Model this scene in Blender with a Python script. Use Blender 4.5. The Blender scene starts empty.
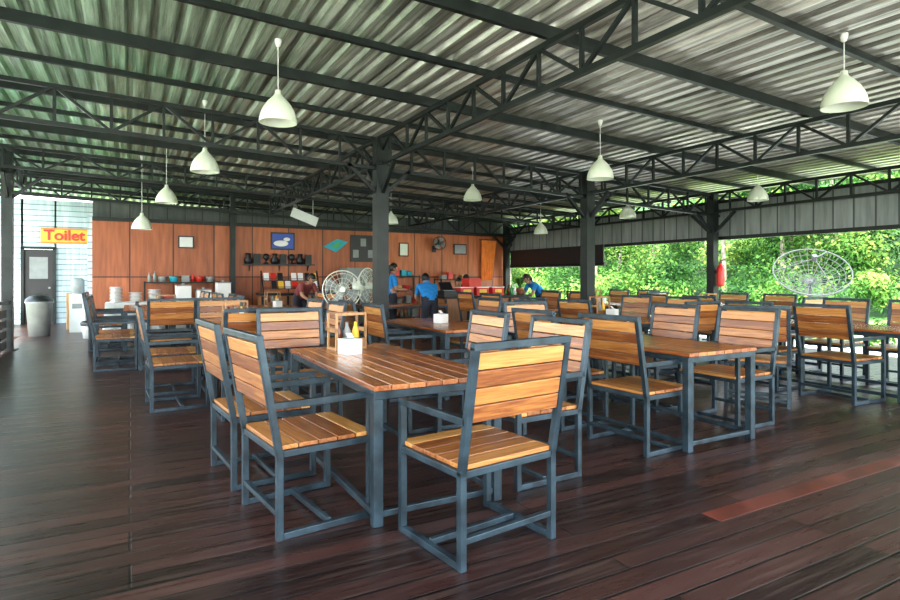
import bpy, math, random
import numpy as np
from mathutils import Vector, Matrix
random.seed(7); np.random.seed(7)
sc = bpy.context.scene
COL = sc.collection
H = 1.3
YAW = math.radians(28.9)

# ------------------------------------------------------------------ materials
def nmat(name):
    m = bpy.data.materials.new(name); m.use_nodes = True
    nt = m.node_tree
    return m, nt, nt.nodes, nt.links, nt.nodes['Principled BSDF']

def simple(name, col, rough=.5, metal=0., var=.12, scale=6., bump=0.):
    m, nt, N, L, B = nmat(name)
    tc = N.new('ShaderNodeTexCoord')
    no = N.new('ShaderNodeTexNoise'); no.inputs['Scale'].default_value = scale
    no.inputs['Detail'].default_value = 4
    L.new(tc.outputs['Object'], no.inputs['Vector'])
    r = N.new('ShaderNodeValToRGB')
    a = [max(0, c*(1-var)) for c in col]; b = [min(1, c*(1+var)) for c in col]
    r.color_ramp.elements[0].color = (*a, 1); r.color_ramp.elements[1].color = (*b, 1)
    r.color_ramp.elements[0].position = .3; r.color_ramp.elements[1].position = .7
    L.new(no.outputs['Fac'], r.inputs['Fac'])
    L.new(r.outputs['Color'], B.inputs['Base Color'])
    B.inputs['Roughness'].default_value = rough; B.inputs['Metallic'].default_value = metal
    if bump:
        bp = N.new('ShaderNodeBump'); bp.inputs['Strength'].default_value = bump
        L.new(no.outputs['Fac'], bp.inputs['Height']); L.new(bp.outputs['Normal'], B.inputs['Normal'])
    return m

def wood(name, stops, axis='X', rough=.35):
    """varnished slats: tone per island + grain stretched along axis"""
    m, nt, N, L, B = nmat(name)
    tc = N.new('ShaderNodeTexCoord'); mp = N.new('ShaderNodeMapping')
    s = {'X': (2.5, 45, 45), 'Y': (45, 2.5, 45), 'Z': (45, 45, 2.5)}[axis]
    mp.inputs['Scale'].default_value = s
    geo = N.new('ShaderNodeNewGeometry'); oi = N.new('ShaderNodeObjectInfo')
    add = N.new('ShaderNodeMath'); add.operation = 'ADD'
    L.new(geo.outputs['Random Per Island'], add.inputs[0]); L.new(oi.outputs['Random'], add.inputs[1])
    sclv = N.new('ShaderNodeVectorMath'); sclv.operation = 'SCALE'; sclv.inputs['Scale'].default_value = 9
    comb = N.new('ShaderNodeCombineXYZ')
    for i in range(3): L.new(add.outputs[0], comb.inputs[i])
    L.new(comb.outputs[0], sclv.inputs[0])
    va = N.new('ShaderNodeVectorMath'); va.operation = 'ADD'
    L.new(tc.outputs['Object'], va.inputs[0]); L.new(sclv.outputs[0], va.inputs[1])
    L.new(va.outputs[0], mp.inputs['Vector'])
    no = N.new('ShaderNodeTexNoise'); no.inputs['Scale'].default_value = 1; no.inputs['Detail'].default_value = 6
    no.inputs['Roughness'].default_value = .65; no.inputs['Distortion'].default_value = 1.0
    L.new(mp.outputs[0], no.inputs['Vector'])
    mul = N.new('ShaderNodeMath'); mul.operation = 'MULTIPLY_ADD'; mul.inputs[1].default_value = .6
    L.new(geo.outputs['Random Per Island'], mul.inputs[0])
    m2 = N.new('ShaderNodeMath'); m2.operation = 'MULTIPLY_ADD'; m2.inputs[1].default_value = 1.4; m2.inputs[2].default_value = -.60
    L.new(no.outputs['Fac'], m2.inputs[0]); L.new(m2.outputs[0], mul.inputs[2])
    r = N.new('ShaderNodeValToRGB'); e = r.color_ramp.elements
    e[0].position = .1; e[0].color = (*stops[0], 1); e[1].position = .85; e[1].color = (*stops[2], 1)
    k = e.new(.45); k.color = (*stops[1], 1)
    L.new(mul.outputs[0], r.inputs['Fac']); L.new(r.outputs['Color'], B.inputs['Base Color'])
    B.inputs['Roughness'].default_value = rough
    B.inputs['Coat Weight'].default_value = .25; B.inputs['Coat Roughness'].default_value = .25
    bp = N.new('ShaderNodeBump'); bp.inputs['Strength'].default_value = .12; bp.inputs['Distance'].default_value = .01
    L.new(no.outputs['Fac'], bp.inputs['Height']); L.new(bp.outputs['Normal'], B.inputs['Normal'])
    return m

STOPS = ((.19, .055, .014), (.44, .175, .042), (.62, .32, .10))
M_wood_x = wood('wood_slats_x', STOPS, 'X')
M_wood_ty = wood('wood_table', ((.18, .05, .013), (.40, .13, .035), (.54, .24, .085)), 'Y', .25)
M_steel = simple('painted_steel_blue_grey', (.028, .047, .060), .38, .3, .55, 9)
M_dark = simple('painted_steel_dark', (.012, .017, .016), .45, .3, .4, 4)
M_white = simple('white_plastic', (.78, .78, .75), .35, 0, .04)
M_cream = simple('lamp_shade_cream', (.70, .74, .62), .4, 0, .04)
M_black = simple('black_plastic', (.012, .012, .014), .4)
M_red = simple('red_paint', (.6, .03, .02), .35)
M_orange = simple('orange_cloth', (.8, .25, .04), .7)
M_blue = simple('blue_cotton', (.015, .22, .55), .85, 0, .18, 14, .2)
M_trouser = simple('dark_trousers', (.02, .022, .035), .85)
M_skin = simple('skin', (.42, .22, .13), .5, 0, .06)
M_hair = simple('black_hair', (.012, .010, .009), .45, 0, .4, 60)
M_eye = simple('eye_white', (.7, .7, .68), .2)
M_lip = simple('lips', (.35, .09, .07), .5)
M_maroon = simple('maroon_cotton', (.22, .05, .05), .85)
M_grey = simple('grey_plastic', (.26, .28, .27), .5)
M_cloth = simple('white_tablecloth', (.72, .74, .72), .8, 0, .05)
M_glass = simple('brown_bottle', (.12, .03, .01), .1)
M_green = simple('green_plastic', (.05, .35, .12), .4)
M_yellow = simple('yellow_print', (.8, .50, .05), .5)
M_teal = simple('teal_print', (.02, .35, .45), .5)
M_redreflect = simple('painted_red_reflection', (.12, .030, .020), .3, 0, .5, 5)  # colour for the painted reddish floor reflection
M_lightwood = wood('light_wood', ((.30, .15, .06), (.50, .28, .11), (.65, .42, .2)), 'Z', .5)
M_caddy = wood('caddy_wood', ((.20, .09, .03), (.38, .19, .07), (.52, .30, .13)), 'Z', .5)
M_brown = wood('brown_wood', ((.14, .05, .02), (.28, .12, .045), (.40, .19, .07)), 'Z', .5)

def floor_mat():
    m, nt, N, L, B = nmat('floor_planks')
    tc = N.new('ShaderNodeTexCoord')
    br = N.new('ShaderNodeTexBrick')
    br.inputs['Scale'].default_value = 1; br.inputs['Brick Width'].default_value = 3.1
    br.inputs['Row Height'].default_value = .125; br.inputs['Mortar Size'].default_value = .0065
    br.inputs['Mortar Smooth'].default_value = .25; br.inputs['Bias'].default_value = -.1
    br.offset = .37; br.offset_frequency = 3
    br.inputs['Color1'].default_value = (.019, .009, .008, 1)
    br.inputs['Color2'].default_value = (.072, .029, .024, 1)
    br.inputs['Mortar'].default_value = (.001, .001, .001, 1)
    L.new(tc.outputs['Object'], br.inputs['Vector'])
    mp = N.new('ShaderNodeMapping'); mp.inputs['Scale'].default_value = (1.0, 26, 1)
    L.new(tc.outputs['Object'], mp.inputs['Vector'])
    g = N.new('ShaderNodeTexNoise'); g.inputs['Scale'].default_value = 1.4; g.inputs['Detail'].default_value = 8
    g.inputs['Roughness'].default_value = .66
    L.new(mp.outputs[0], g.inputs['Vector'])
    big = N.new('ShaderNodeTexNoise'); big.inputs['Scale'].default_value = .9; big.inputs['Detail'].default_value = 7
    big.inputs['Roughness'].default_value = .6
    L.new(tc.outputs['Object'], big.inputs['Vector'])
    r = N.new('ShaderNodeValToRGB'); r.color_ramp.elements[0].position = .50; r.color_ramp.elements[1].position = .76
    r.color_ramp.elements[0].color = (0, 0, 0, 1); r.color_ramp.elements[1].color = (1, 1, 1, 1)
    mulf = N.new('ShaderNodeMath'); mulf.operation = 'MULTIPLY'
    L.new(g.outputs['Fac'], r.inputs['Fac']); L.new(r.outputs['Color'], mulf.inputs[0]); L.new(big.outputs['Fac'], mulf.inputs[1])
    mx = N.new('ShaderNodeMixRGB'); mx.inputs['Color2'].default_value = (.16, .10, .08, 1)
    L.new(mulf.outputs[0], mx.inputs['Fac']); L.new(br.outputs['Color'], mx.inputs['Color1'])
    L.new(mx.outputs[0], B.inputs['Base Color'])
    rr = N.new('ShaderNodeMapRange'); rr.inputs['From Min'].default_value = .35; rr.inputs['From Max'].default_value = .65
    rr.inputs['To Min'].default_value = .25; rr.inputs['To Max'].default_value = .38
    L.new(g.outputs['Fac'], rr.inputs['Value']); L.new(rr.outputs[0], B.inputs['Roughness'])
    B.inputs['Specular IOR Level'].default_value = .42
    bp = N.new('ShaderNodeBump'); bp.inputs['Strength'].default_value = .65; bp.inputs['Distance'].default_value = .006
    inv = N.new('ShaderNodeMath'); inv.operation = 'MULTIPLY_ADD'; inv.inputs[1].default_value = -1
    L.new(br.outputs['Fac'], inv.inputs[0])
    sg = N.new('ShaderNodeMath'); sg.operation = 'MULTIPLY'; sg.inputs[1].default_value = .24
    L.new(g.outputs['Fac'], sg.inputs[0]); L.new(sg.outputs[0], inv.inputs[2])
    L.new(inv.outputs[0], bp.inputs['Height']); L.new(bp.outputs['Normal'], B.inputs['Normal'])
    return m
M_floor = floor_mat()

def roof_mat():
    m, nt, N, L, B = nmat('corrugated_roof_sheet')
    tc = N.new('ShaderNodeTexCoord')
    mp = N.new('ShaderNodeMapping'); mp.inputs['Scale'].default_value = (9, .30, 1)
    L.new(tc.outputs['Object'], mp.inputs['Vector'])
    n = N.new('ShaderNodeTexNoise'); n.inputs['Scale'].default_value = 1.5; n.inputs['Detail'].default_value = 8
    n.inputs['Roughness'].default_value = .75
    L.new(mp.outputs[0], n.inputs['Vector'])
    r = N.new('ShaderNodeValToRGB'); e = r.color_ramp.elements
    e[0].position = .36; e[0].color = (.16, .155, .13, 1); e[1].position = .63; e[1].color = (.88, .86, .79, 1)
    k = e.new(.49); k.color = (.47, .46, .40, 1)
    L.new(n.outputs['Fac'], r.inputs['Fac'])
    sc_ = N.new('ShaderNodeMapping'); sc_.inputs['Scale'].default_value = (1/.8, 1/4.6, 0)
    L.new(tc.outputs['Object'], sc_.inputs['Vector'])
    fl = N.new('ShaderNodeVectorMath'); fl.operation = 'FLOOR'; L.new(sc_.outputs[0], fl.inputs[0])
    wn = N.new('ShaderNodeTexWhiteNoise'); wn.noise_dimensions = '2D'; L.new(fl.outputs[0], wn.inputs['Vector'])
    wr = N.new('ShaderNodeMapRange'); wr.inputs['To Min'].default_value = .62; wr.inputs['To Max'].default_value = 1.05
    L.new(wn.outputs['Value'], wr.inputs['Value'])
    ml = N.new('ShaderNodeMixRGB'); ml.blend_type = 'MULTIPLY'; ml.inputs['Fac'].default_value = 1
    L.new(r.outputs['Color'], ml.inputs['Color1']); L.new(wr.outputs[0], ml.inputs['Color2'])
    sx = N.new('ShaderNodeSeparateXYZ'); L.new(tc.outputs['Object'], sx.inputs[0])
    mr = N.new('ShaderNodeMapRange'); mr.inputs['From Min'].default_value = 3.2; mr.inputs['From Max'].default_value = -0.8
    mr.inputs['To Max'].default_value = 1.4
    L.new(sx.outputs['X'], mr.inputs['Value'])
    n2 = N.new('ShaderNodeTexNoise'); n2.inputs['Scale'].default_value = .6; n2.inputs['Detail'].default_value = 4
    L.new(tc.outputs['Object'], n2.inputs['Vector'])
    mm = N.new('ShaderNodeMath'); mm.operation = 'MULTIPLY'; mm.use_clamp = True
    L.new(mr.outputs[0], mm.inputs[0]); L.new(n2.outputs['Fac'], mm.inputs[1])
    mx = N.new('ShaderNodeMixRGB'); mx.blend_type = 'MULTIPLY'; mx.inputs['Color2'].default_value = (.36, .82, .52, 1)
    L.new(mm.outputs[0], mx.inputs['Fac']); L.new(ml.outputs['Color'], mx.inputs['Color1'])
    L.new(mx.outputs[0], B.inputs['Base Color'])
    B.inputs['Metallic'].default_value = .4; B.inputs['Roughness'].default_value = .33
    return m
M_roof = roof_mat()

def panel_mat(name, c1, c2, w, h, mortar=(.05, .015, .008, 1), rough=.45, gap=.012, axes='XZ'):
    m, nt, N, L, B = nmat(name)
    tc = N.new('ShaderNodeTexCoord'); sx = N.new('ShaderNodeSeparateXYZ'); cb = N.new('ShaderNodeCombineXYZ')
    L.new(tc.outputs['Object'], sx.inputs[0]); L.new(sx.outputs[axes[0]], cb.inputs[0]); L.new(sx.outputs[axes[1]], cb.inputs[1])
    br = N.new('ShaderNodeTexBrick'); br.offset = 0
    br.inputs['Scale'].default_value = 1; br.inputs['Brick Width'].default_value = w; br.inputs['Row Height'].default_value = h
    br.inputs['Mortar Size'].default_value = gap; br.inputs['Color1'].default_value = (*c1, 1); br.inputs['Color2'].default_value = (*c2, 1)
    br.inputs['Mortar'].default_value = mortar
    L.new(cb.outputs[0], br.inputs['Vector'])
    n = N.new('ShaderNodeTexNoise'); n.inputs['Scale'].default_value = 2.5; n.inputs['Detail'].default_value = 8
    mp = N.new('ShaderNodeMapping'); mp.inputs['Scale'].default_value = (6, 6, .6)
    L.new(tc.outputs['Object'], mp.inputs['Vector']); L.new(mp.outputs[0], n.inputs['Vector'])
    mx = N.new('ShaderNodeMixRGB'); mx.blend_type = 'OVERLAY'; mx.inputs['Fac'].default_value = .6
    L.new(br.outputs['Color'], mx.inputs['Color1']); L.new(n.outputs['Fac'], mx.inputs['Color2'])
    L.new(mx.outputs[0], B.inputs['Base Color']); B.inputs['Roughness'].default_value = rough
    bp = N.new('ShaderNodeBump'); bp.invert = True; bp.inputs['Strength'].default_value = .4; bp.inputs['Distance'].default_value = .01
    L.new(br.outputs['Fac'], bp.inputs['Height']); L.new(bp.outputs['Normal'], B.inputs['Normal'])
    return m
M_panel = panel_mat('plywood_wall', (.31, .085, .028), (.50, .155, .055), .92, 1.3, (.05, .015, .008, 1), .45, .014)
M_siding = panel_mat('white_siding', (.45, .56, .60), (.55, .66, .70), 6, .15, (.2, .25, .27, 1), .5, .012)
M_rear = panel_mat('rear_sheet', (.06, .07, .065), (.10, .11, .10), .4, 4, (.02, .02, .02, 1), .6, .012)
M_fascia = panel_mat('fascia_sheet', (.19, .215, .21), (.24, .265, .26), .33, 4, (.05, .06, .06, 1), .4, .014, 'YZ')

def leaf_mat(name, a, b, c):
    m, nt, N, L, B = nmat(name)
    geo = N.new('ShaderNodeNewGeometry')
    tc = N.new('ShaderNodeTexCoord'); n = N.new('ShaderNodeTexNoise'); n.inputs['Scale'].default_value = .30; n.inputs['Detail'].default_value = 5
    n.inputs['Roughness'].default_value = .6
    L.new(tc.outputs['Object'], n.inputs['Vector'])
    mm = N.new('ShaderNodeMath'); mm.operation = 'MULTIPLY_ADD'; mm.inputs[1].default_value = .4
    s2 = N.new('ShaderNodeMath'); s2.operation = 'MULTIPLY_ADD'; s2.inputs[1].default_value = 3.4; s2.inputs[2].default_value = -1.45
    L.new(n.outputs['Fac'], s2.inputs[0]); L.new(geo.outputs['Random Per Island'], mm.inputs[0]); L.new(s2.outputs[0], mm.inputs[2])
    r = N.new('ShaderNodeValToRGB'); e = r.color_ramp.elements
    e[0].color = (*a, 1); e[0].position = .1; e[1].color = (*c, 1); e[1].position = .9; k = e.new(.5); k.color = (*b, 1)
    L.new(mm.outputs[0], r.inputs['Fac'])
    L.new(r.outputs['Color'], B.inputs['Base Color']); B.inputs['Roughness'].default_value = .7; B.inputs['Specular IOR Level'].default_value = .2
    tr = N.new('ShaderNodeBsdfTranslucent'); L.new(r.outputs['Color'], tr.inputs['Color'])
    mix = N.new('ShaderNodeMixShader'); mix.inputs['Fac'].default_value = .3
    L.new(B.outputs[0], mix.inputs[1]); L.new(tr.outputs[0], mix.inputs[2])
    L.new(mix.outputs[0], N['Material Output'].inputs['Surface'])
    return m
M_leaf = leaf_mat('foliage', (.014, .055, .010), (.075, .19, .030), (.32, .42, .10))
M_ground = simple('grass_ground', (.22, .30, .08), .9, 0, .4, .7)
M_path = simple('concrete_path', (.60, .57, .50), .9, 0, .15, 2)
M_hill = simple('hill_undergrowth', (.03, .08, .015), .95, 0, .6, .8)
M_bark = simple('bark', (.20, .17, .13), .9, 0, .4, 5)
M_wire = simple('dish_mesh_metal', (.05, .055, .05), .7, 0)
M_soil = simple('clay_pot', (.35, .12, .06), .8)

# ------------------------------------------------------------------ mesh builder
class MB:
    def __init__(s): s.v = []; s.f = []; s.m = []; s.s = []
    def add(s, vs, fs, mi=0, sm=False):
        o = len(s.v); s.v += [tuple(v) for v in vs]
        for f in fs: s.f.append(tuple(i+o for i in f)); s.m.append(mi); s.s.append(sm)
    def box(s, c, d, mi=0, rz=0):
        x, y, z = [k/2 for k in d]; C = Vector(c); R = Matrix.Rotation(rz, 3, 'Z')
        vs = [C + R @ Vector((a*x, b*y, e*z)) for a in (-1, 1) for b in (-1, 1) for e in (-1, 1)]
        s.add(vs, [(0, 1, 3, 2), (4, 6, 7, 5), (0, 4, 5, 1), (2, 3, 7, 6), (0, 2, 6, 4), (1, 5, 7, 3)], mi)
    def bar(s, p, q, w=.04, h=None, mi=0, up=(0, 0, 1)):
        h = h or w; p = Vector(p); q = Vector(q); d = (q-p).normalized(); u = Vector(up)
        if abs(d.dot(u)) > .95: u = Vector((0, 1, 0)) if abs(d.y) < .9 else Vector((1, 0, 0))
        a = d.cross(u).normalized(); b = a.cross(d)
        vs = [P + a*i*w/2 + b*j*h/2 for P in (p, q) for i, j in ((-1, -1), (1, -1), (1, 1), (-1, 1))]
        s.add(vs, [(3, 2, 1, 0), (4, 5, 6, 7), (0, 1, 5, 4), (1, 2, 6, 5), (2, 3, 7, 6), (3, 0, 4, 7)], mi)
    def cyl(s, p, q, r1, r2=None, n=12, mi=0, sm=True):
        r2 = r1 if r2 is None else r2; p = Vector(p); q = Vector(q); d = (q-p).normalized()
        u = Vector((0, 0, 1)) if abs(d.z) < .9 else Vector((1, 0, 0)); a = d.cross(u).normalized(); b = a.cross(d)
        vs = []
        for P, r in ((p, r1), (q, r2)):
            for i in range(n):
                t = 2*math.pi*i/n; vs.append(P + (a*math.cos(t)+b*math.sin(t))*r)
        s.add(vs, [(i, (i+1) % n, n+(i+1) % n, n+i) for i in range(n)], mi, sm)
        s.add(vs[:n], [tuple(range(n-1, -1, -1))], mi); s.add(vs[n:], [tuple(range(n))], mi)
    def lathe(s, c, prof, n=20, mi=0):
        vs = []; k = len(prof)
        for r, z in prof:
            for i in range(n):
                t = 2*math.pi*i/n; vs.append((c[0]+r*math.cos(t), c[1]+r*math.sin(t), c[2]+z))
        fs = [(j*n+i, j*n+(i+1) % n, (j+1)*n+(i+1) % n, (j+1)*n+i) for j in range(k-1) for i in range(n)]
        s.add(vs, fs, mi, True)
    def ell(s, c, r, mi=0, n=14, m=9, fn=None):
        vs = []; C = Vector(c)
        for j in range(m+1):
            ph = math.pi*j/m
            for i in range(n):
                t = 2*math.pi*i/n; p = Vector((math.sin(ph)*math.cos(t), math.sin(ph)*math.sin(t), math.cos(ph)))
                if fn: p = fn(p)
                vs.append(C + Vector((p.x*r[0], p.y*r[1], p.z*r[2])))
        fs = [(j*n+i, (j+1)*n+i, (j+1)*n+(i+1) % n, j*n+(i+1) % n) for j in range(m) for i in range(n)]
        s.add(vs, fs, mi, True)
    def ring(s, c, R, r, ax=(0, 1, 0), n=28, mi=0, k=6):
        d = Vector(ax).normalized(); u = Vector((0, 0, 1)) if abs(d.z) < .9 else Vector((1, 0, 0))
        a = d.cross(u).normalized(); b = a.cross(d); vs = []; C = Vector(c)
        for i in range(n):
            t = 2*math.pi*i/n; e = a*math.cos(t)+b*math.sin(t)
            for j in range(k):
                q = 2*math.pi*j/k; vs.append(C + e*(R+r*math.cos(q)) + d*r*math.sin(q))
        s.add(vs, [(i*k+j, ((i+1) % n)*k+j, ((i+1) % n)*k+(j+1) % k, i*k+(j+1) % k) for i in range(n) for j in range(k)], mi, True)
    def mesh_in(s, me, mi):
        o = len(s.v); s.v += [tuple(v.co) for v in me.vertices]
        for p in me.polygons:
            s.f.append(tuple(i+o for i in p.vertices)); s.m.append(mi(p.center) if callable(mi) else mi); s.s.append(True)
    def mesh(s, name, mats):
        me = bpy.data.meshes.new(name); me.from_pydata(s.v, [], s.f)
        for m in mats: me.materials.append(m)
        me.polygons.foreach_set('material_index', s.m); me.polygons.foreach_set('use_smooth', s.s); me.update()
        return me
    def obj(s, name, mats, loc=(0, 0, 0), rz=0, bevel=0):
        me = s.mesh(name, mats)
        if bevel: me = bevelled(me, bevel)
        return place(name, me, loc, rz)

def place(name, me, loc=(0, 0, 0), rz=0):
    o = bpy.data.objects.new(name, me); COL.objects.link(o); o.location = loc; o.rotation_euler = (0, 0, rz); return o

def bevelled(me, w):
    o = bpy.data.objects.new('tmp', me); COL.objects.link(o)
    b = o.modifiers.new('b', 'BEVEL'); b.width = w; b.segments = 2; b.limit_method = 'ANGLE'
    dg = bpy.context.evaluated_depsgraph_get(); r = bpy.data.meshes.new_from_object(o.evaluated_get(dg))
    bpy.data.objects.remove(o); r.name = me.name; return r

# ------------------------------------------------------------------ room shell
XL, XR, YB = -1.95, 10.7, 15.5
def zroof(x): return 3.55 - .04*x
b = MB()
b.box(((XL-.15+XR+.2)/2, (-3+YB+.2)/2, -.08), (XR+.2-XL+.15, YB+.2+3, .16))
b.box((-2.6, 18.1, -.08), (4.6, 4.8, .16))
b.box((4.3, 2.0625, .001), (3.1, .12, .003), 1)  # thin red strip, its colour stands in for a reflection on the planks
b.obj('floor', [M_floor, M_redreflect])

# corrugated roof
b = MB(); x = -3.7; xs = []
pat = [(0, 0), (.055, 0), (.08, .045), (.135, .045), (.16, 0)]
while x < 11.6:
    for dx, dz in pat: xs.append((x+dx, dz))
    x += .20
vs = []
for xx, dz in xs:
    for yy in (-1.0, 21.0): vs.append((xx, yy, zroof(xx)+.06+dz))
b.add(vs, [(2*i, 2*i+1, 2*i+3, 2*i+2) for i in range(len(xs)-1)])
b.obj('ceiling', [M_roof])

# purlins
b = MB(); y = -.6; k = 0
while y < 20.5:
    hh = .11 if k % 2 == 0 else .06
    b.bar((-3.6, y, zroof(-3.6)-hh/2+.055), (11.5, y, zroof(11.5)-hh/2+.055), .05, hh)
    y += 1.15; k += 1
b.obj('ceiling_purlins', [M_dark])

def truss(name, p, q, dep=.38, seg=.55, w=.05):
    b = MB(); p = Vector(p); q = Vector(q); D = Vector((0, 0, -dep)); n = max(2, round((q-p).length/seg))
    b.bar(p, q, w, w); b.bar(p+D, q+D, w, w)
    for i in range(n+1):
        a = p.lerp(q, i/n); b.bar(a, a+D, .032)
        if i < n:
            c = p.lerp(q, (i+1)/n)
            if i % 2: b.bar(a, c+D, .032)
            else: b.bar(a+D, c, .032)
    return b.obj(name, [M_dark])
PX = [-1.95, 3.18, 7.12, 10.55]
for x in PX:
    z = zroof(x)-.10
    truss('roof_truss', (x, -.9, z), (x, 15.3, z))
for y in (7.84, 15.1):
    truss('roof_truss', (-3.5, y, zroof(-3.5)-.14), (11.4, y, zroof(11.4)-.14), .42)
truss('roof_truss', (-3.5, 12.0, zroof(-3.5)-.14), (11.4, 12.0, zroof(11.4)-.14), .34)
# posts
def post(x, y, w=.17, brace=True, z0=0.):
    zt = zroof(x)-.12; b = MB()
    b.box((x, y, (zt+z0)/2), (w, w, zt-z0)); b.box((x, y, z0+.01), (w+.12, w+.12, .02))
    b.box((x, y, zt-.38), (w+.08, w+.08, .03))
    if brace:
        for dx, dy in ((1, 0), (-1, 0), (0, 1), (0, -1)):
            b.bar((x, y, zt-.85), (x+dx*.5, y+dy*.5, zt-.4), .05)
    b.obj('steel_post', [M_dark])
post(3.18, 7.84, .18); post(7.12, 7.84, .18); post(10.5, 7.84, .16); post(-1.9, 12.8, .16); post(-1.9, 1.0, .16)
post(2.25, 15.32, .12, False); post(10.5, 15.3, .16); post(10.5, .6, .16)

# back wall
b = MB(); b.box(((-.75+XR)/2, YB+.08, 1.3), (XR+.75, .14, 2.6)); b.obj('wall_back', [M_panel])
b = MB(); b.box(((-.75+XR)/2, YB+.10, 2.64), (XR+.75, .2, .08)); b.obj('trim_1', [M_dark])
b = MB(); b.box(((-.75+XR)/2, YB+.25, 2.85), (XR+.75, .04, .42)); b.obj('wall_back_upper', [M_rear])
b = MB(); b.box(((-.75+XR)/2, 20.9, 1.7), (XR+.75, .06, 3.3)); b.obj('wall_rear_yard', [M_rear])
b = MB(); b.box((-.80, 17.6, 1.35), (.1, 4.0, 2.7)); b.obj('wall_passage', [M_siding])
b = MB()
b.box((-1.32, 19.55, 1.72), (1.04, .1, 3.44)); b.box((-3.7, 19.55, 1.72), (2.3, .1, 3.44)); b.box((-2.2, 19.55, 2.77), (.8, .1, 1.34))
b.obj('wall_toilet', [M_siding])
b = MB(); b.box((-2.2, 19.53, 1.03), (.68, .05, 2.06), 0)
for x in (-2.56, -1.84): b.box((x, 19.45, 1.05), (.07, .1, 2.1), 1)
b.box((-2.2, 19.45, 2.1), (.79, .1, .07), 1); b.box((-2.2, 19.49, 1.55), (.42, .02, .6), 2); b.box((-2.2, 19.49, .55), (.42, .02, .6), 1)
b.cyl((-1.95, 19.47, 1.0), (-1.95, 19.42, 1.0), .03, mi=2)
b.obj('door_1', [M_black, M_dark, M_grey])
# right eave fascia
b = MB()
b.box((XR+.02, (2.2+15.5)/2, 2.48), (.03, 13.3, .72), 0)
b.bar((XR, 2.2, 2.10), (XR, 15.5, 2.10), .07, .07, 1); b.bar((XR, 2.2, 2.85), (XR, 15.5, 2.85), .06, .06, 1)
b.obj('wall_right_fascia', [M_fascia, M_dark])
b = MB(); b.box((XR-.12, 13.1, 1.88), (.04, 4.1, .5), 0); b.cyl((XR-.12, 11.0, 1.63), (XR-.12, 15.15, 1.63), .05, n=10)
b.obj('roller_shade', [M_black])
# left railing
b = MB()
for y in np.arange(1.2, 12.7, .9): b.box((-1.9, y, .42), (.05, .05, .84))
for z in (.12, .3, .48, .66): b.box((-1.9, 6.9, z), (.03, 11.4, .13))
b.box((-1.9, 6.9, .86), (.1, 11.5, .05)); b.obj('wooden_railing', [M_dark])

# ------------------------------------------------------------------ furniture
def chair_mesh():
    b = MB(); W, D, t = .56, .50, .034; a = .665
    yb, yf = -D/2, D/2; lean = -.10
    for sx in (-1, 1):
        x = sx*W/2
        b.box((x, yf, a/2), (t, t, a)); b.bar((x, yb, 0), (x, yb, .44), t, t)
        b.bar((x, yb, .42), (x, yb+lean, 1.0), t, t, up=(0, 1, 0))
        b.bar((x, yf+t/2, a), (x, yb-.045, a), t, t)
        b.box((x, 0, t/2+.001), (t-.002, D-t, t)); b.box((x, 0, .425), (t-.004, D-t, .032))
    for y in (yb, yf): b.box((0, y, .425), (W-t, t-.004, .032))
    b.box((0, yb, .13), (W-t, t-.006, t-.006)); b.box((0, .02, .028), (W-t, t-.008, .03))
    b.bar((-W/2-t/2, yb+lean, 1.0), (W/2+t/2, yb+lean, 1.0), t, t)
    n = 5; sw = (D+.03)/n
    for i in range(n): b.box((0, yb-.0+sw*(i+.5)-.005, .453), (W-t-.004+.03, sw-.006, .022), 1)
    n = 4; z0, z1 = .66, .975
    for i in range(n):
        z = z0+(z1-z0)*(i+.5)/n; y = yb+lean*(z-.42)/.58
        h = (z1-z0)/n-.005; tl = math.atan2(lean, .58); dy = math.sin(tl)*h/2; dz = math.cos(tl)*h/2
        b.bar((-W/2+t/2+.001, y, z), (W/2-t/2-.001, y, z), .022, h, 1, up=(0, dy/h, dz/h))
    return bevelled(b.mesh('dining_chair', [M_steel, M_wood_x]), .003)
CH = chair_mesh()
def chair(x, y, face, jit=3.):
    d = {'+y': 0, '-x': 90, '-y': 180, '+x': -90}.get(face, face)
    return place('dining_chair', CH, (x, y, 0), math.radians(d+random.uniform(-jit, jit)))

def table_mesh(Lt=1.8, W=.8):
    b = MB(); n = 8; sw = W/n
    for i in range(n): b.box((-W/2+sw*(i+.5), 0, .722), (sw-.004, Lt, .028), 1)
    for sx in (-1, 1):
        b.box((sx*(W/2-.03), 0, .685), (.04, Lt-.02, .045))
        b.box((sx*(W/2-.03), 0, .06), (.036, Lt-.08, .036))
        for sy in (-1, 1): b.box((sx*(W/2-.03), sy*(Lt/2-.04), .35), (.055, .055, .70))
    for y in (-Lt/2+.03, 0, Lt/2-.03): b.box((0, y, .685), (W-.06, .04, .045))
    for y in (-Lt/2+.04, Lt/2-.04): b.box((0, y, .06), (W-.1, .034, .034))
    return bevelled(b.mesh('dining_table', [M_steel, M_wood_ty]), .004)
TB = table_mesh()
def table(x, y, rz=0): place('dining_table', TB, (x, y, 0), rz)

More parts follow.
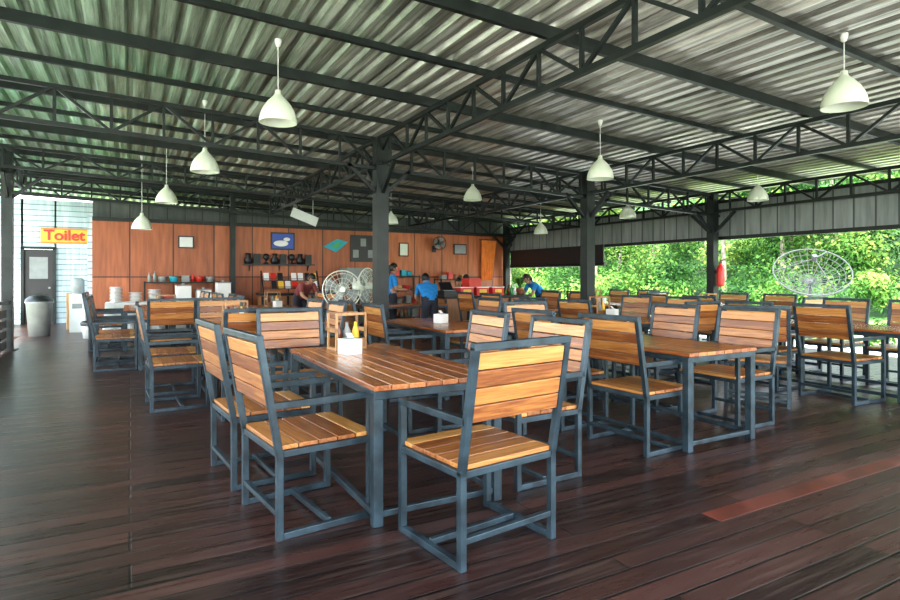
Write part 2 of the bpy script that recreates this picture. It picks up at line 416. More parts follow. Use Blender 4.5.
table(1.50, 3.70)
chair(1.53, 2.50, 7, 0); chair(.86, 3.22, -83, 0); chair(.78, 4.03, -85, 0)
chair(2.30, 3.18, 93, 0); chair(2.27, 4.08, 88, 0); chair(1.28, 5.0, 180, 0)
table(4.0, 3.78)
chair(3.50, 3.27, -87, 0); chair(3.45, 4.12, '+x'); chair(4.70, 3.38, 92, 0); chair(4.68, 4.2, '-x'); chair(4.0, 5.12, '-y')
table(7.35, 3.85)
chair(6.68, 3.42, -94, 0); chair(6.68, 4.25, '+x'); chair(8.05, 3.42, '-x'); chair(8.05, 4.25, '-x'); chair(7.3, 2.6, '+y')
chair(5.75, 3.75, -60, 0)
table(1.10, 7.0)
for yy in (6.52, 7.38): chair(.42, yy, '+x'); chair(1.76, yy, '-x')
chair(1.0, 5.83, 4, 0); chair(1.1, 8.2, '-y')
table(3.3, 6.25)
for yy in (5.85, 6.7): chair(2.63, yy, '+x'); chair(3.97, yy, '-x')
table(5.95, 6.1)
for yy in (5.7, 6.55): chair(5.28, yy, '+x'); chair(6.62, yy, '-x')
chair(5.9, 4.88, '+y')
table(8.6, 6.3)
for yy in (5.9, 6.75): chair(7.93, yy, '+x'); chair(9.27, yy, '-x')
chair(8.6, 5.1, '+y')
table(.5, 10.0)
for yy in (9.55, 10.4): chair(-.17, yy, '+x'); chair(1.17, yy, '-x')
chair(.5, 8.85, '+y')
table(.3, 12.5)
for yy in (12.1, 12.9): chair(-.37, yy, '+x'); chair(.97, yy, '-x')
table(2.4, 11.2)
for yy in (10.8, 11.6): chair(1.73, yy, '+x'); chair(3.07, yy, '-x')
table(6.5, 8.9)
for yy in (8.5, 9.35): chair(5.83, yy, '+x'); chair(7.17, yy, '-x')
table(8.9, 9.4)
for yy in (9.0, 9.85): chair(8.23, yy, '+x'); chair(9.57, yy, '-x')
chair(8.9, 8.2, '+y')

# ------------------------------------------------------------------ pendant lamps
def lamp(x, y, z):
    zt = zroof(x)+.05; b = MB()
    out = [(.175, 0), (.173, .03), (.165, .075), (.148, .12), (.123, .165), (.092, .205), (.060, .238), (.037, .262), (.028, .285), (.026, .31), (.001, .312)]
    b.lathe((x, y, z), out, 28, 0)
    b.lathe((x, y, z), [(.170, .002), (.159, .075), (.141, .12), (.115, .163), (.082, .20), (.001, .24)], 28, 0)
    b.lathe((x, y, z), [(.170, .002), (.175, 0)], 28, 0)
    b.ell((x, y, z+.10), (.035, .035, .05), 1)
    b.cyl((x, y, z+.14), (x, y, z+.24), .02, mi=0)
    b.cyl((x, y, z+.30), (x, y, zt), .0045, n=6, mi=1)
    b.lathe((x, y, zt), [(.001, -.07), (.02, -.065), (.032, -.02), (.032, 0)], 14, 1)
    b.obj('pendant_lamp', [M_cream, M_white])
for L_ in [(1.23, 5.6, 2.76), (.845, 8.05, 2.65), (.55, 11.05, 2.57), (.2, 12.4, 2.2), (5.36, 2.72, 2.755), (5.47, 5.78, 2.60),
           (5.68, 9.4, 2.75), (9.8, 6.4, 2.66), (5.48, 12.85, 2.57), (9.15, 11.8, 2.4), (9.4, 9.1, 2.57)]: lamp(*L_)

# ------------------------------------------------------------------ table things
TZ = .736
def napkin_box(x, y, z=TZ, rz=0):
    b = MB(); b.box((0, 0, .055), (.13, .13, .11)); b.box((0, 0, .113), (.09, .05, .012), 1); b.bar((0, -.02, .115), (.0, .02, .15), .05, .004, 0)
    b.obj('napkin_box', [M_white, M_grey], (x, y, z), rz, .004)
def caddy(x, y, z=TZ, rz=0):
    b = MB()
    b.box((0, 0, .01), (.26, .16, .02))
    for s in (-1, 1):
        b.box((s*.125, 0, .15), (.014, .16, .03)); b.box((s*.125, -.07, .14), (.014, .02, .28)); b.box((s*.125, .07, .14), (.014, .02, .28))
        b.box((0, s*.075, .05), (.25, .01, .07)); b.box((0, s*.07, .275), (.26, .014, .02))
    for i, m in enumerate((1, 2, 3)):
        b.lathe((-.075+i*.075, 0, .02), [(.001, 0), (.028, 0), (.028, .12), (.012, .16), (.012, .19), (.001, .19)], 12, m)
    b.obj('condiment_caddy', [M_caddy, M_glass, M_grey, M_yellow], (x, y, z), rz)
napkin_box(1.42, 4.10, rz=.2); caddy(1.5, 4.40, rz=.15)
for (x, y, c) in [(4.0, 4.1, 0), (7.35, 4.2, 0), (3.3, 6.5, 0), (5.95, 6.3, 1), (8.6, 6.5, 1), (1.1, 7.3, 1), (6.5, 9.1, 0), (8.9, 9.6, 1), (2.4, 11.4, 1), (.5, 10.2, 1)]:
    napkin_box(x+.05, y-.2, rz=.3)
    if c: caddy(x, y, rz=.1)

# ------------------------------------------------------------------ back area
def bottle(b, x, y, z, m, h=.25, r=.035):
    b.lathe((x, y, z), [(.001, 0), (r, 0), (r, h*.6), (r*.4, h*.8), (r*.4, h), (.001, h)], 10, m)
b = MB(); b.box((.85, 14.3, .74), (2.6, .75, .04))
nn = 60; per = []
for i in range(nn):
    t = i/nn*4; s = int(t); f = t-s
    c = [(-1, -1), (1, -1), (1, 1), (-1, 1)]; p = c[s]; q = c[(s+1) % 4]
    px = p[0]+(q[0]-p[0])*f; py = p[1]+(q[1]-p[1])*f
    w = .03*math.sin(i*2.4)
    per.append(((.85+px*1.3, 14.3+py*.375), (.85+px*(1.33+w), 14.3+py*(.40+w))))
vs = [(a[0][0], a[0][1], .76) for a in per]+[(a[1][0], a[1][1], .12) for a in per]
b.add(vs, [(i, (i+1) % nn, nn+(i+1) % nn, nn+i) for i in range(nn)], 0)
for x in (-.35, 2.05):
    for y in (14.02, 14.58): b.box((x, y, .36), (.05, .05, .72), 1)
b.obj('buffet_table', [M_cloth, M_dark])
for i in range(3):
    b = MB()
    for k in range((11, 7, 9)[i]): b.lathe((0, 0, k*.03), [(.001, 0), (.07, .002), (.13, .022), (.13, .026), (.07, .008), (.001, .008)], 18)
    b.obj('plate_stack', [M_white], (-.25+i*.36, 14.25, .762))
for i in range(3):
    h_ = (.34, .24, .40)[i]
    b = MB(); b.box((0, 0, h_/2), (.3, .24, h_)); b.box((0, 0, h_+.01), (.32, .26, .025), 1); b.cyl((0, 0, h_+.02), (0, 0, h_+.06), .03, mi=1)
    b.obj('food_container', [M_white, M_grey], (1.05+i*.42, 14.3, .762), .1, .01)

def counter(name, x0, x1, y, dep=.55, h=.9):
    b = MB(); b.box(((x0+x1)/2, y, h/2-.02), (x1-x0-.06, dep-.08, h-.04), 0); b.box(((x0+x1)/2, y, h), (x1-x0, dep, .045), 1)
    n = max(2, int((x1-x0)/.6))
    for i in range(n+1): b.box((x0+.05+(x1-x0-.1)*i/n, y-dep/2+.03, h/2-.02), (.05, .03, h-.05), 1)
    b.obj(name, [M_brown, M_dark])
counter('service_counter', 2.6, 5.0, 13.9); counter('cashier_counter', 6.1, 8.5, 11.6, .6, .85)
# magazine rack
b = MB(); mats = [M_black, M_red, M_yellow, M_teal, M_white, M_green, M_orange]
for r in range(2):
    b.box((0, .09*r, .08+.19*r), (1.3, .03, .02)); b.box((0, .09*r-.05, .12+.19*r), (1.3, .01, .015))
    for i in range(8):
        if (i*3+r) % 5 == 0: continue
        b.bar((-.56+i*.16, -.03+.09*r, .09+.19*r), (-.56+i*.16, .03+.09*r, .26+.19*r), .12, .012, (4, 0, 2, 4, 1, 0, 5, 4)[(i+r*3) % 8])
for s in (-1, 1):
    b.bar((s*.66, -.1, 0), (s*.66, .19, .5), .025); b.bar((s*.66, .19, 0), (s*.66, .19, .5), .025); b.bar((s*.66, -.1, .014), (s*.66, .19, .014), .025)
b.obj('magazine_rack', mats, (3.35, 13.85, .945))
b = MB()
for i in range(9): bottle(b, i*.1, 0, 0, (0, 2, 1, 2, 0, 2, 1, 0, 2)[i], .24+.06*(i % 3), .042)
b.obj('bottle_row', [M_glass, M_green, M_white], (4.12, 13.9, .925))
def potted(x, y, z, s=1.):
    b = MB(); b.lathe((0, 0, 0), [(.001, 0), (.06*s, 0), (.09*s, .13*s), (.10*s, .14*s), (.08*s, .13*s), (.001, .12*s)], 14, 0)
    for i in range(16):
        t = i*2.4; l = random.uniform(.16, .3)*s; e = Vector((math.cos(t), math.sin(t), 0)); o = Vector((0, 0, .12*s)); w_ = Vector((-e.y, e.x, 0))*.022*s
        a_ = random.uniform(.3, 1.0); p1 = o+e*l*.45*a_+Vector((0, 0, l*.8)); p2 = o+e*l*a_*1.1+Vector((0, 0, l*.9))
        b.add([o-w_*.3, o+w_*.3, p1+w_, p1-w_, p2], [(0, 1, 2, 3), (3, 2, 4)], 1)
    b.obj('potted_plant', [M_soil, M_leaf], (x, y, z))
potted(8.35, 11.6, .874, 1.1); potted(9.9, 11.2, 0, 2.2); potted(9.9, 14.6, 0, 2.6)
for i in range(3):
    b = MB(); b.box((0, 0, .09), (.34, .28, .18)); b.box((0, 0, .185), (.36, .30, .02), 1); b.box((0, -.145, .1), (.2, .006, .08), 2)
    b.obj('drinks_crate', [M_red, M_white, M_yellow], (6.78+i*.42, 11.6, .874), .05*i)
b = MB(); b.box((0, 0, .09), (.34, .28, .18)); b.box((0, 0, .185), (.36, .30, .02), 1)
b.obj('drinks_crate', [M_red, M_red], (6.98, 11.6, 1.072), .1)
b = MB()
for i in range(3): bottle(b, i*.09, 0, 0, i % 3)
b.obj('bottle_row', [M_glass, M_green, M_white], (7.95, 11.5, .874))
b = MB(); b.box((0, 0, .06), (.32, .34, .12)); b.bar((0, -.02, .12), (0, .12, .3), .3, .04, 0); b.box((0, -.1, .125), (.26, .12, .01), 1)
b.obj('cash_register', [M_black, M_grey], (6.32, 11.6, .874), 0)
def shelf(name, x, w, h, nl, y=15.25):
    b = MB(); d = .4
    for sx in (-1, 1):
        for sy in (-1, 1): b.box((x+sx*w/2, y+sy*d/2, h/2), (.03, .03, h))
    for k in range(nl):
        z = .15+(h-.18)*k/(nl-1); b.box((x, y, z), (w, d, .025))
        xx = x-w/2+.1
        while xx < x+w/2-.12:
            q = random.random(); c = random.choice((1, 2, 2, 3, 4, 5))
            if q < .4: bottle(b, xx, y-.05, z+.0126, c, random.uniform(.18, .28), .04); xx += .11
            elif q < .8: hh = random.uniform(.12, .25); b.box((xx+.06, y-.03, z+.0126+hh/2), (.16, .2, hh), c); xx += .22
            else: b.lathe((xx+.05, y, z+.0126), [(.001, 0), (.08, 0), (.1, .12), (.09, .13), (.001, .13)], 12, c); xx += .24
    b.obj(name, [M_dark, M_white, M_grey, M_red, M_lightwood, M_teal])
shelf('storage_shelf', 6.6, 1.4, 1.35, 4); shelf('storage_shelf', 8.6, 1.2, 1.25, 3); shelf('storage_shelf', 1.1, 1.6, 1.2, 3, 15.2)
b = MB(); b.box((0, 0, .8), (.6, .6, 1.5)); b.box((0, -.31, 1.2), (.56, .03, .62), 0); b.box((0, -.31, .48), (.56, .03, .76), 0)
for z in (1.05, .72): b.box((.22, -.335, z), (.025, .03, .2), 1)
for sx in (-.25, .25):
    for sy in (-.25, .25): b.box((sx, sy, .03), (.05, .05, .06), 1)
b.obj('refrigerator', [M_grey, M_white], (5.35, 15.1, 0), 0, .008)
b = MB(); b.box((0, 0, 0), (1.8, .2, .03))
for sx in (-.75, 0, .75): b.bar((sx, .08, -.02), (sx, .08, -.16), .02); b.bar((sx, -.06, -.015), (sx, .08, -.16), .015)
shp = [(.001, 0), (.09, 0), (.12, .1), (.05, .2), (.07, .27), (.001, .27)]
for i in range(8):
    xx = -.78+i*.22
    if i % 3 == 0: b.lathe((xx, 0, .016), shp, 14, 0)
    elif i % 3 == 1: b.box((xx, .02, .146), (.16, .06, .26), 0); b.box((xx, -.012, .146), (.12, .005, .2), 1)
    else:
        b.lathe((xx, 0, .016), [(.001, 0), (.06, 0), (.06, .03), (.02, .06), (.02, .12), (.001, .12)], 12, 0); b.ell((xx, 0, .2), (.08, .05, .09), 0)
b.obj('ornament_shelf', [M_black, M_dark], (3.42, YB-.11, 1.62))

def text(name, s, size, mat, loc, ext=.01, rx=90, parent=None):
    c = bpy.data.curves.new(name, 'FONT'); c.body = s; c.size = size; c.extrude = ext; c.offset = .010
    o = bpy.data.objects.new(name+'_tmp', c); COL.objects.link(o)
    dg = bpy.context.evaluated_depsgraph_get(); me = bpy.data.meshes.new_from_object(o.evaluated_get(dg)); bpy.data.objects.remove(o)
    me.materials.clear(); me.materials.append(mat)
    o = place(name, me, loc); o.rotation_euler = (math.radians(rx), 0, 0)
    if parent: o.parent = parent
    return o
b = MB(); b.box((0, 0, 0), (1.3, .03, .42), 0); b.box((0, -.017, .19), (1.3, .006, .04), 1); b.box((0, -.017, -.19), (1.3, .006, .04), 1)
sg = b.obj('toilet_sign', [M_yellow, M_orange], (-1.5, 19.44, 2.45))
text('sign_lettering', 'Toilet', .40, M_red, (-.58, -.03, -.12), .008, 90, sg)
b = MB(); b.box((0, 0, 0), (.62, .03, .46), 0); b.box((0, -.018, 0), (.54, .006, .38), 1); b.ell((-.05, -.02, -.06), (.2, .006, .08), 2); b.ell((.1, -.02, .05), (.09, .006, .05), 2)
b.obj('framed_picture', [M_black, simple('print_blue', (.03, .08, .4), .4), M_white], (3.52, YB-.03, 2.24))
b = MB()
b.add([(-.34, 0, -.02), (.05, 0, .2), (.36, 0, .12), (.02, 0, -.17), (-.34, .015, -.02), (.05, .015, .2), (.36, .015, .12), (.02, .015, -.17)],
      [(0, 3, 2, 1), (4, 5, 6, 7), (0, 1, 5, 4), (1, 2, 6, 5), (2, 3, 7, 6), (3, 0, 4, 7)], 0)
b.add([(-.12, -.004, .0), (.06, -.004, .12), (.2, -.004, .08), (.02, -.004, -.08)], [(0, 3, 2, 1)], 1)
b.obj('paper_kite', [M_teal, M_green], (4.95, YB-.02, 2.15))
b = MB(); b.box((0, 0, 0), (.75, .03, .75), 0)
for i in range(3):
    for j in range(2): b.box((-.22+i*.22, -.018, -.15+j*.32), (.16, .005, .22), 0 if (i+j) % 2 else 1)
b.obj('notice_board', [M_black, M_grey], (5.75, YB-.02, 2.1))
for (x, z, w_, h_, m_) in ((7.0, 2.1, .3, .4, M_cream), (8.9, 2.15, .45, .32, M_grey), (1.2, 2.15, .35, .3, M_cloth)):
    b = MB(); b.box((0, 0, 0), (w_, .025, h_), 0); b.box((0, -.014, 0), (w_-.06, .005, h_-.06), 1)
    b.obj('framed_notice', [M_black, m_], (x, YB-.02, z))
b = MB(); b.bar((-.3, 0, .1), (.3, 0, -.12), .02, .22, 0, up=(0, 0, 1)); b.bar((-.2, 0, .1), (-.2, 0, .72), .008); b.bar((.2, 0, 0), (.2, 0, .7), .008)
b.obj('hanging_sign', [M_cloth], (3.6, 13.6, 2.72))
b = MB(); vs = []; n = 24
for i in range(n+1):
    for z in (2.45, 1.2): vs.append((-.28+.56*i/n*(1 if z > 2 else .7), .04*math.sin(i*1.3), z))
b.add(vs, [(2*i, 2*i+1, 2*i+3, 2*i+2) for i in range(n)], 0, True); b.cyl((-.35, 0, 2.47), (.35, 0, 2.47), .012, mi=1)
b.obj('window_curtain', [M_orange, M_dark], (9.9, YB-.1, 0))

def fan_head(b, c, ax, R, mc, mb):
    ax = Vector(ax).normalized(); C = Vector(c)
    u = Vector((0, 0, 1)); a = ax.cross(u).normalized(); v = a.cross(ax)
    for k, (rr, off) in enumerate(((R, 0), (R*.85, .05), (R*.6, .07), (R*.35, .08), (R*.85, -.05), (R*.6, -.07), (R*.35, -.08))):
        b.ring(C+ax*off, rr, .003 if k else .009, ax, 28, mc, 5)
    for i in range(20):
        t = 2*math.pi*i/20; e = a*math.cos(t)+v*math.sin(t)
        for s in (1, -1):
            b.cyl(C+e*R, C+e*R*.6+ax*.07*s, .002, n=4, mi=mc); b.cyl(C+e*R*.6+ax*.07*s, C+e*.04+ax*.085*s, .002, n=4, mi=mc)
    for i in range(4):
        t = 2*math.pi*i/4+.4; e = a*math.cos(t)+v*math.sin(t); f = ax.cross(e)
        p = [C+e*.05-f*.03-ax*.02, C+e*R*.85-f*.10-ax*.03, C+e*R*.88+f*.08+ax*.03, C+e*.05+f*.04+ax*.02]
        b.add(p, [(0, 1, 2, 3)], mb)
    b.cyl(C-ax*.03, C+ax*.09, .06, .045, 16, mc); b.cyl(C-ax*.26, C-ax*.06, .07, .09, 16, mc)
for (fx, fy, fz, axx) in ((2.92, 8.8, 1.1, (-.25, -.97, .05)), (3.5, 9.2, 1.15, (.6, -.8, 0))):
    b = MB(); fan_head(b, (0, 0, fz), axx, .30, 0, 1)
    b.cyl((0, .12, .04), (0, .12, fz-.07), .022, mi=2); b.lathe((0, .12, 0), [(.001, .06), (.05, .055), (.22, .02), (.23, 0), (.001, 0)], 24, 0)
    b.obj('pedestal_fan', [M_cream, M_grey, M_dark], (fx, fy, 0))
b = MB(); fan_head(b, (0, 0, 0), (-.2, -.97, -.1), .2, 0, 1); b.bar((0, .15, -.05), (0, .34, -.16), .04, mi=0); b.box((0, .35, -.16), (.12, .03, .2), 0)
b.obj('wall_fan', [M_black, M_grey], (8.0, YB-.37, 2.3))

# bins
b = MB(); b.lathe((0, 0, 0), [(.001, 0), (.2, 0), (.25, .72), (.27, .73), (.27, .76), (.25, .76)], 20, 0)
b.lathe((0, 0, .76), [(.27, 0), (.26, .05), (.18, .12), (.001, .15)], 20, 1); b.obj('trash_bin', [M_grey, M_black], (-1.75, 15.6, 0))
b = MB(); b.lathe((0, 0, 0), [(.001, 0), (.15, 0), (.18, .33)], 18, 0); b.lathe((0, 0, .33), [(.19, -.06), (.2, 0), (.17, .03), (.15, -.02), (.001, -.1)], 18, 1)
b.obj('waste_bucket', [M_white, M_black], (-.72, 14.5, 0))
b = MB(); b.box((0, 0, .45), (.32, .32, .9)); b.box((0, -.165, .62), (.2, .02, .12), 1); b.lathe((0, 0, .9), [(.1, 0), (.14, .05), (.14, .33), (.08, .38), (.001, .38)], 18, 1)
b.obj('water_dispenser', [M_white, M_grey], (-1.08, 16.3, 0))
for (x, y, z, s) in ((-1.15, 17.2, 0, .5), (-1.2, 17.2, .505, .4), (-2.9, 18.9, 0, .5)):
    b = MB(); b.box((0, 0, s/2), (s*.9, s, s)); b.box((0, 0, s+.003), (s*.1, s, .004), 1)
    b.obj('cardboard_box', [M_lightwood, M_cream], (x, y, z), .1)
# fire extinguisher
b = MB(); b.lathe((0, 0, 0), [(.001, 0), (.07, .01), (.075, .04), (.075, .36), (.05, .43), (.025, .45), (.025, .48)], 16, 0)
b.cyl((0, 0, .47), (0, 0, .52), .025, mi=1); b.bar((0, .0, .53), (.0, -.11, .55), .02, mi=1); b.cyl((.03, 0, .49), (.1, 0, .3), .01, mi=1); b.cyl((.1, 0, .3), (.1, 0, .14), .014, mi=1)
b.box((0, .08, .3), (.05, .03, .06), 1)
b.obj('fire_extinguisher', [M_red, M_black], (10.5, 7.655, 1.1))

# ------------------------------------------------------------------ people
def skin(chains, sub=1):
    P = []; E = []; R = []; roots = []
    for pts, eds, rad in chains:
        o = len(P); roots.append(o); P += pts; E += [(a+o, c+o) for a, c in eds]; R += rad
    me = bpy.data.meshes.new('sk'); me.from_pydata([tuple(p) for p in P], E, []); o = bpy.data.objects.new('sk', me); COL.objects.link(o)
    o.modifiers.new('s', 'SKIN')
    for i, v in enumerate(me.skin_vertices[0].data):
        r = R[i]; v.radius = r if isinstance(r, tuple) else (r, r); v.use_root = i in roots
    ss = o.modifiers.new('u', 'SUBSURF'); ss.levels = sub; ss.render_levels = sub
    dg = bpy.context.evaluated_depsgraph_get(); r = bpy.data.meshes.new_from_object(o.evaluated_get(dg)); bpy.data.objects.remove(o)
    return r
def seg_d(p, a, c):
    ab = c-a; t = max(0, min(1, (p-a).dot(ab)/ab.length_squared)); return (p-(a+ab*t)).length

def person(name, loc, rz, J, shirt, hair_long=False):
    V = Vector
    keys = ['pelvis', 'waist', 'chest', 'neck', 'nek2']; pts = [V(J[k]) for k in keys]
    eds = [(0, 1), (1, 2), (2, 3), (3, 4)]; rad = [(.15, .115), (.135, .10), (.155, .11), (.065, .06), (.048, .05)]
    segs = [(pts[0], pts[1], 'S'), (pts[1], pts[2], 'S'), (pts[2], pts[3], 'S'), (pts[3], pts[4], 'K')]
    def addp(p, r): pts.append(V(p)); rad.append(r); return len(pts)-1
    for s in (0, 1):
        sh, el, wr = V(J['sh'][s]), V(J['el'][s]), V(J['wr'][s])
        a = addp(sh, .065); m = addp(sh.lerp(el, .55), .058); e = addp(el, .042); f = addp(el.lerp(wr, .4), .040); w = addp(wr, .027)
        eds += [(2, a), (a, m), (m, e), (e, f), (f, w)]
        segs += [(pts[2], sh, 'S'), (sh, sh.lerp(el, .7), 'S'), (sh.lerp(el, .78), el, 'K'), (el, wr, 'K')]
        hp, kn, an, to = V(J['hip'][s]), V(J['kn'][s]), V(J['an'][s]), V(J['toe'][s])
        a = addp(hp, .10); m = addp(hp.lerp(kn, .5), .085); k = addp(kn, .064); c = addp(kn.lerp(an, .35), .06); n_ = addp(an, .042); t_ = addp(to, .038)
        eds += [(0, a), (a, m), (m, k), (k, c), (c, n_), (n_, t_)]
        segs += [(hp, kn, 'T'), (kn, an, 'T'), (an, to, 'B'), (hp, V(J['pelvis'])-V((0, 0, .03)), 'T')]
    me = skin([(pts, eds, rad)], 2)
    mi = {'K': 0, 'S': 2, 'T': 3, 'B': 6}
    def fm(c):
        c = Vector(c); return mi[min(segs, key=lambda s: seg_d(c, s[0], s[1]))[2]]
    b = MB(); b.mesh_in(me, fm)
    for s in (0, 1):
        el, wr = V(J['el'][s]), V(J['wr'][s]); d = (wr-el).normalized()
        nrm = V((0, 0, 1)) if abs(d.z) < .7 else V((1 if s else -1, 0, 0)); nrm = (nrm-d*nrm.dot(d)).normalized(); sd = d.cross(nrm)
        if (sd.x > 0) == (s == 1): sd = -sd
        ch = [([wr-d*.01, wr+d*.045, wr+d*.085], [(0, 1), (1, 2)], [(.024, .022), (.036, .018), (.034, .015)])]
        for i, (o_, ln) in enumerate(((.028, .068), (.010, .078), (-.009, .072), (-.026, .056))):
            r0 = wr+d*.075+sd*o_; r1 = r0+d*ln*.45-nrm*.004+sd*o_*.15; r2 = r1+d*ln*.35-nrm*.016; r3 = r2+d*ln*.22-nrm*.02
            ch.append(([r0, r1, r2, r3], [(0, 1), (1, 2), (2, 3)], [.0095, .009, .0085, .007]))
        r0 = wr+d*.025+sd*.02; r1 = r0+d*.03+sd*.03-nrm*.006; r2 = r1+d*.032+sd*.008-nrm*.008
        ch.append(([r0, r1, r2], [(0, 1), (1, 2)], [.013, .011, .009]))
        b.mesh_in(skin(ch, 1), 0)
    hc = V(J['head']); tilt = J.get('tilt', 0.)
    hb = MB()
    def jaw(p):
        q = p.copy()
        if p.z < 0: q.x *= 1+.28*p.z; q.y *= 1+.12*p.z; q.y += -.10*p.z
        if p.y > 0 and abs(p.x) < .6 and -.5 < p.z < .5: q.y *= .96
        return q
    hb.ell((0, 0, 0), (.076, .094, .115), 0, 20, 14, jaw)
    hb.add([(0, .088, .015), (-.016, .088, -.03), (.016, .088, -.03), (0, .115, -.026)], [(0, 1, 3), (0, 3, 2), (1, 2, 3)], 0, True)
    for s in (-1, 1):
        hb.ell((s*.03, .083, .005), (.014, .008, .008), 4, 8, 6); hb.ell((s*.03, .090, .005), (.006, .004, .006), 1, 8, 6)
        hb.bar((s*.015, .09, .026), (s*.045, .083, .028), .006, .006, 1)
        hb.ell((s*.077, -.005, -.005), (.010, .020, .03), 0, 8, 6)
    hb.ell((0, .087, -.052), (.024, .008, .007), 5, 10, 6)
    def cap(p):
        q = p.copy()
        if p.y > .35 and p.z < .35: q = q*.80
        if p.z < -.55: q = q*.85
        return q
    hb.ell((0, -.012, .012), (.086, .104, .120), 1, 20, 14, cap)
    if hair_long:
        hb.ell((0, -.10, -.05), (.045, .04, .09), 1); hb.ell((0, -.11, .02), (.03, .03, .03), 1)
    R = Matrix.Rotation(-tilt, 3, 'X')
    for f, m_, s_ in zip(hb.f, hb.m, hb.s): b.f.append(tuple(i+len(b.v) for i in f)); b.m.append(m_); b.s.append(s_)
    b.v += [tuple(hc+R @ Vector(v)) for v in hb.v]
    nk = V(J['neck']); b.ring(nk+V((0, 0, .025)), .062, .009, (V(J['nek2'])-nk), 20, 2)
    return b.obj(name, [M_skin, M_hair, shirt, M_trouser, M_eye, M_lip, M_black], loc, rz)

stand = dict(pelvis=(0, 0, .88), waist=(0, 0, 1.02), chest=(0, .01, 1.19), neck=(0, 0, 1.335), nek2=(0, .012, 1.40), head=(0, .03, 1.485), tilt=.25,
    sh=[(-.165, 0, 1.275), (.165, 0, 1.275)], el=[(-.21, .05, 1.03), (.21, .05, 1.03)], wr=[(-.13, .27, 1.0), (.13, .27, 1.02)],
    hip=[(-.085, 0, .82), (.085, 0, .82)], kn=[(-.1, .02, .45), (.1, .02, .45)], an=[(-.1, -.02, .07), (.1, -.02, .07)], toe=[(-.11, .14, .035), (.11, .14, .035)])
sit = dict(pelvis=(0, -.08, .56), waist=(0, -.07, .70), chest=(0, -.03, .87), neck=(0, .0, 1.01), nek2=(0, .02, 1.07), head=(0, .045, 1.155), tilt=.3,
    sh=[(-.165, 0, .955), (.165, 0, .955)], el=[(-.23, .12, .76), (.23, .12, .76)], wr=[(-.11, .32, .80), (.11, .32, .80)],
    hip=[(-.09, -.04, .555), (.09, -.04, .555)], kn=[(-.12, .36, .53), (.12, .36, .53)], an=[(-.12, .33, .07), (.12, .33, .07)], toe=[(-.13, .48, .035), (.13, .48, .035)])
bend = dict(pelvis=(0, -.10, .86), waist=(0, .0, .97), chest=(0, .14, 1.08), neck=(0, .25, 1.16), nek2=(0, .30, 1.20), head=(0, .365, 1.255), tilt=.7,
    sh=[(-.165, .21, 1.12), (.165, .21, 1.12)], el=[(-.2, .30, .90), (.2, .30, .90)], wr=[(-.12, .44, .80), (.12, .44, .80)],
    hip=[(-.085, -.09, .80), (.085, -.09, .80)], kn=[(-.1, -.02, .44), (.1, .0, .44)], an=[(-.1, -.07, .07), (.1, -.07, .07)], toe=[(-.11, .09, .035), (.11, .09, .035)])
person('standing_woman', (5.15, 12.0, 0), math.radians(-100), stand, M_blue, True)
person('leaning_man', (5.15, 10.18, 0), math.radians(-15), bend, M_blue)
table(4.95, 11.07, math.pi/2)
person('leaning_woman', (9.05, 11.75, 0), math.radians(85), bend, M_blue, True)
person('bending_woman', (3.35, 12.9, 0), math.radians(200), bend, M_maroon, True)
person('seated_waiter', (7.1, 12.45, 0), math.radians(160), sit, M_trouser); chair(7.1, 12.45, 160, 0)
person('bending_cook', (8.75, 14.5, 0), math.radians(120), bend, M_trouser)

# ------------------------------------------------------------------ outside
b = MB(); b.add([(-80, -60, -.45), (120, -60, -.45), (120, 120, -.45), (-80, 120, -.45)], [(0, 1, 2, 3)]); b.obj('ground_lawn', [M_ground])
b = MB(); b.box((13.4, 20, -.43), (4.2, 70, .05)); b.box((4, -10, -.43), (40, 13, .05)); b.box((-6, 20, -.43), (7, 50, .05)); b.obj('ground_path', [M_path])
n, m_ = 50, 30; vs = []
for j in range(m_):
    for i in range(n):
        X = 25+j*1.8; Y = -25+i*2.6
        vs.append((X, Y, -.5+(max(0, j-.5))*.62+1.2*math.sin(i*.6+j*.4)*(j > 1)*.5+random.uniform(-.3, .3)*(j > 0)))
b = MB(); b.add(vs, [(j*n+i, (j+1)*n+i, (j+1)*n+i+1, j*n+i+1) for j in range(m_-1) for i in range(n-1)], 0, True); b.obj('ground_hillside', [M_hill])

def leaves(name, crowns, per, size):
    V_ = []
    for (cx, cy, cz, r, rz_) in crowns:
        k = per; d = np.random.normal(size=(k, 3)); d /= np.linalg.norm(d, axis=1)[:, None]
        rad = np.random.uniform(.5, 1.08, (k, 1)); lump = 1+.25*np.sin(d[:, :1]*7+cx)*np.cos(d[:, 1:2]*6+cy)
        c = d*rad*lump*np.array([[r, r, rz_]])+np.array([[cx, cy, cz]])
        nr = d+np.random.normal(size=(k, 3))*.5+np.array([[0, 0, .4]]); nr /= np.linalg.norm(nr, axis=1)[:, None]
        u = np.cross(nr, np.random.normal(size=(k, 3))); u /= np.linalg.norm(u, axis=1)[:, None]; w = np.cross(nr, u)
        s = size*np.random.uniform(.5, 1.4, (k, 1))
        V_.append(np.stack([c-u*s, c-w*s*.45, c+u*s, c+w*s*.45], 1).reshape(-1, 3))
    V_ = np.concatenate(V_); nf = len(V_)//4
    me = bpy.data.meshes.new(name); me.from_pydata(V_.tolist(), [], np.arange(nf*4).reshape(-1, 4).tolist()); me.materials.append(M_leaf)
    return place(name, me)
cr = []
for i in range(150):
    X = random.uniform(22, 40); Y = random.uniform(-4, 66); r = random.uniform(.8, 2.3)
    cr.append((X, Y, max(0, (X-25)*.38)+r*.35-.3, r, r*random.uniform(.6, 1.1)))
leaves('hillside_bushes', cr, 1250, .11)
cr = []; tr = MB()
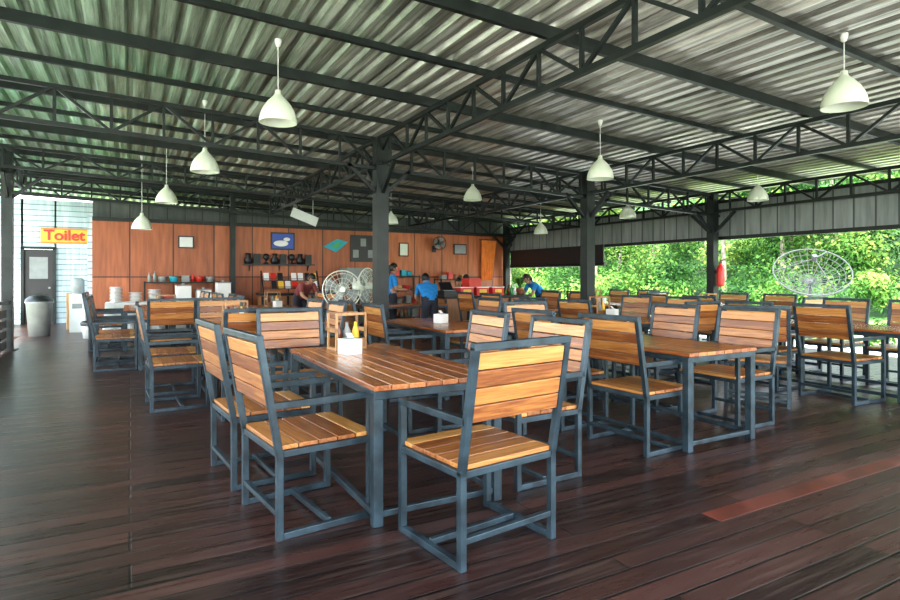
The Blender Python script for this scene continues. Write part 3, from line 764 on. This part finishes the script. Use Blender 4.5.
for i in range(40):
    X = random.uniform(26, 42); Y = random.uniform(-4, 66); g = max(0, (X-25)*.38)-.4; h = random.uniform(3, 6.5)
    tr.cyl((X, Y, g), (X+random.uniform(-.4, .4), Y+random.uniform(-.4, .4), g+h), .14, .06, 8)
    for k in range(3): cr.append((X+random.uniform(-1.2, 1.2), Y+random.uniform(-1.2, 1.2), g+h+random.uniform(-1, 1), random.uniform(1.2, 2.2), random.uniform(.8, 1.6)))
leaves('tree_canopy', cr, 1000, .13); tr.obj('tree_trunks', [M_bark])
cr = []
for i in range(26):
    r = random.uniform(1.2, 2.4); cr.append((random.uniform(-20, -14), random.uniform(4, 34), random.uniform(.0, 2.5), r, r))
leaves('garden_hedge', cr, 500, .2)
cr = [(16.2+random.uniform(-.4, .4), 3+i*1.1, -.15, .45, .4) for i in range(24)]
leaves('low_shrubs', cr, 260, .07)

# satellite dish
b = MB(); R_ = .84; nr, ns = 7, 28
C = Vector((14.9, 8.35, 1.2)); ax = Vector((-.50, -.40, .68)).normalized(); u = ax.cross(Vector((0, 0, 1))).normalized(); w = ax.cross(u)
def dp(rr, t): return C+(u*math.cos(t)+w*math.sin(t))*rr+ax*(.32*(rr/R_)**2)
for k in range(1, nr+1):
    for i in range(ns): b.cyl(dp(R_*k/nr, 2*math.pi*i/ns), dp(R_*k/nr, 2*math.pi*(i+1)/ns), .020 if k == nr else .008, n=4)
for i in range(ns):
    for k in range(nr): b.cyl(dp(R_*k/nr+.001, 2*math.pi*i/ns), dp(R_*(k+1)/nr, 2*math.pi*i/ns), .008, n=4)
for i in range(3): b.cyl(dp(R_, 2*math.pi*i/3), C+ax*.75, .016, n=6)
b.cyl(C+ax*.70, C+ax*.85, .06, n=10); b.cyl((C.x, C.y, -.45), C, .045, n=10); b.cyl(C-Vector((0, 0, .3)), C+w*.3+ax*.05, .02, n=6)
b.obj('satellite_dish', [M_wire])

# ------------------------------------------------------------------ light
w = bpy.data.worlds.new('World'); sc.world = w; w.use_nodes = True
nt = w.node_tree; bg = nt.nodes['Background']
tc = nt.nodes.new('ShaderNodeTexCoord'); sx = nt.nodes.new('ShaderNodeSeparateXYZ'); rp = nt.nodes.new('ShaderNodeValToRGB')
rp.color_ramp.elements[0].position = 0; rp.color_ramp.elements[0].color = (1, .99, .96, 1)
rp.color_ramp.elements[1].position = .7; rp.color_ramp.elements[1].color = (.60, .78, 1, 1)
nt.links.new(tc.outputs['Generated'], sx.inputs[0]); nt.links.new(sx.outputs['Z'], rp.inputs['Fac']); nt.links.new(rp.outputs['Color'], bg.inputs['Color'])
bg.inputs['Strength'].default_value = 4.8
sl = bpy.data.lights.new('sun', 'SUN'); sl.energy = 9.5; sl.angle = math.radians(1.5); sl.color = (1, .95, .82)
so = bpy.data.objects.new('sun', sl); COL.objects.link(so)
so.rotation_euler = Vector((.42, .32, -.85)).to_track_quat('-Z', 'Y').to_euler()

# ------------------------------------------------------------------ camera
cd = bpy.data.cameras.new('camera'); cam = bpy.data.objects.new('camera', cd); COL.objects.link(cam); sc.camera = cam
cd.sensor_width = 36; cd.lens = 580/900*36; cd.shift_y = -23/900; cd.clip_end = 400
cam.location = (0, 0, H); cam.rotation_euler = (math.radians(90), 0, -YAW)
sc.view_settings.view_transform = 'Standard'
sc.view_settings.exposure = 1.0
sc.view_settings.gamma = .93
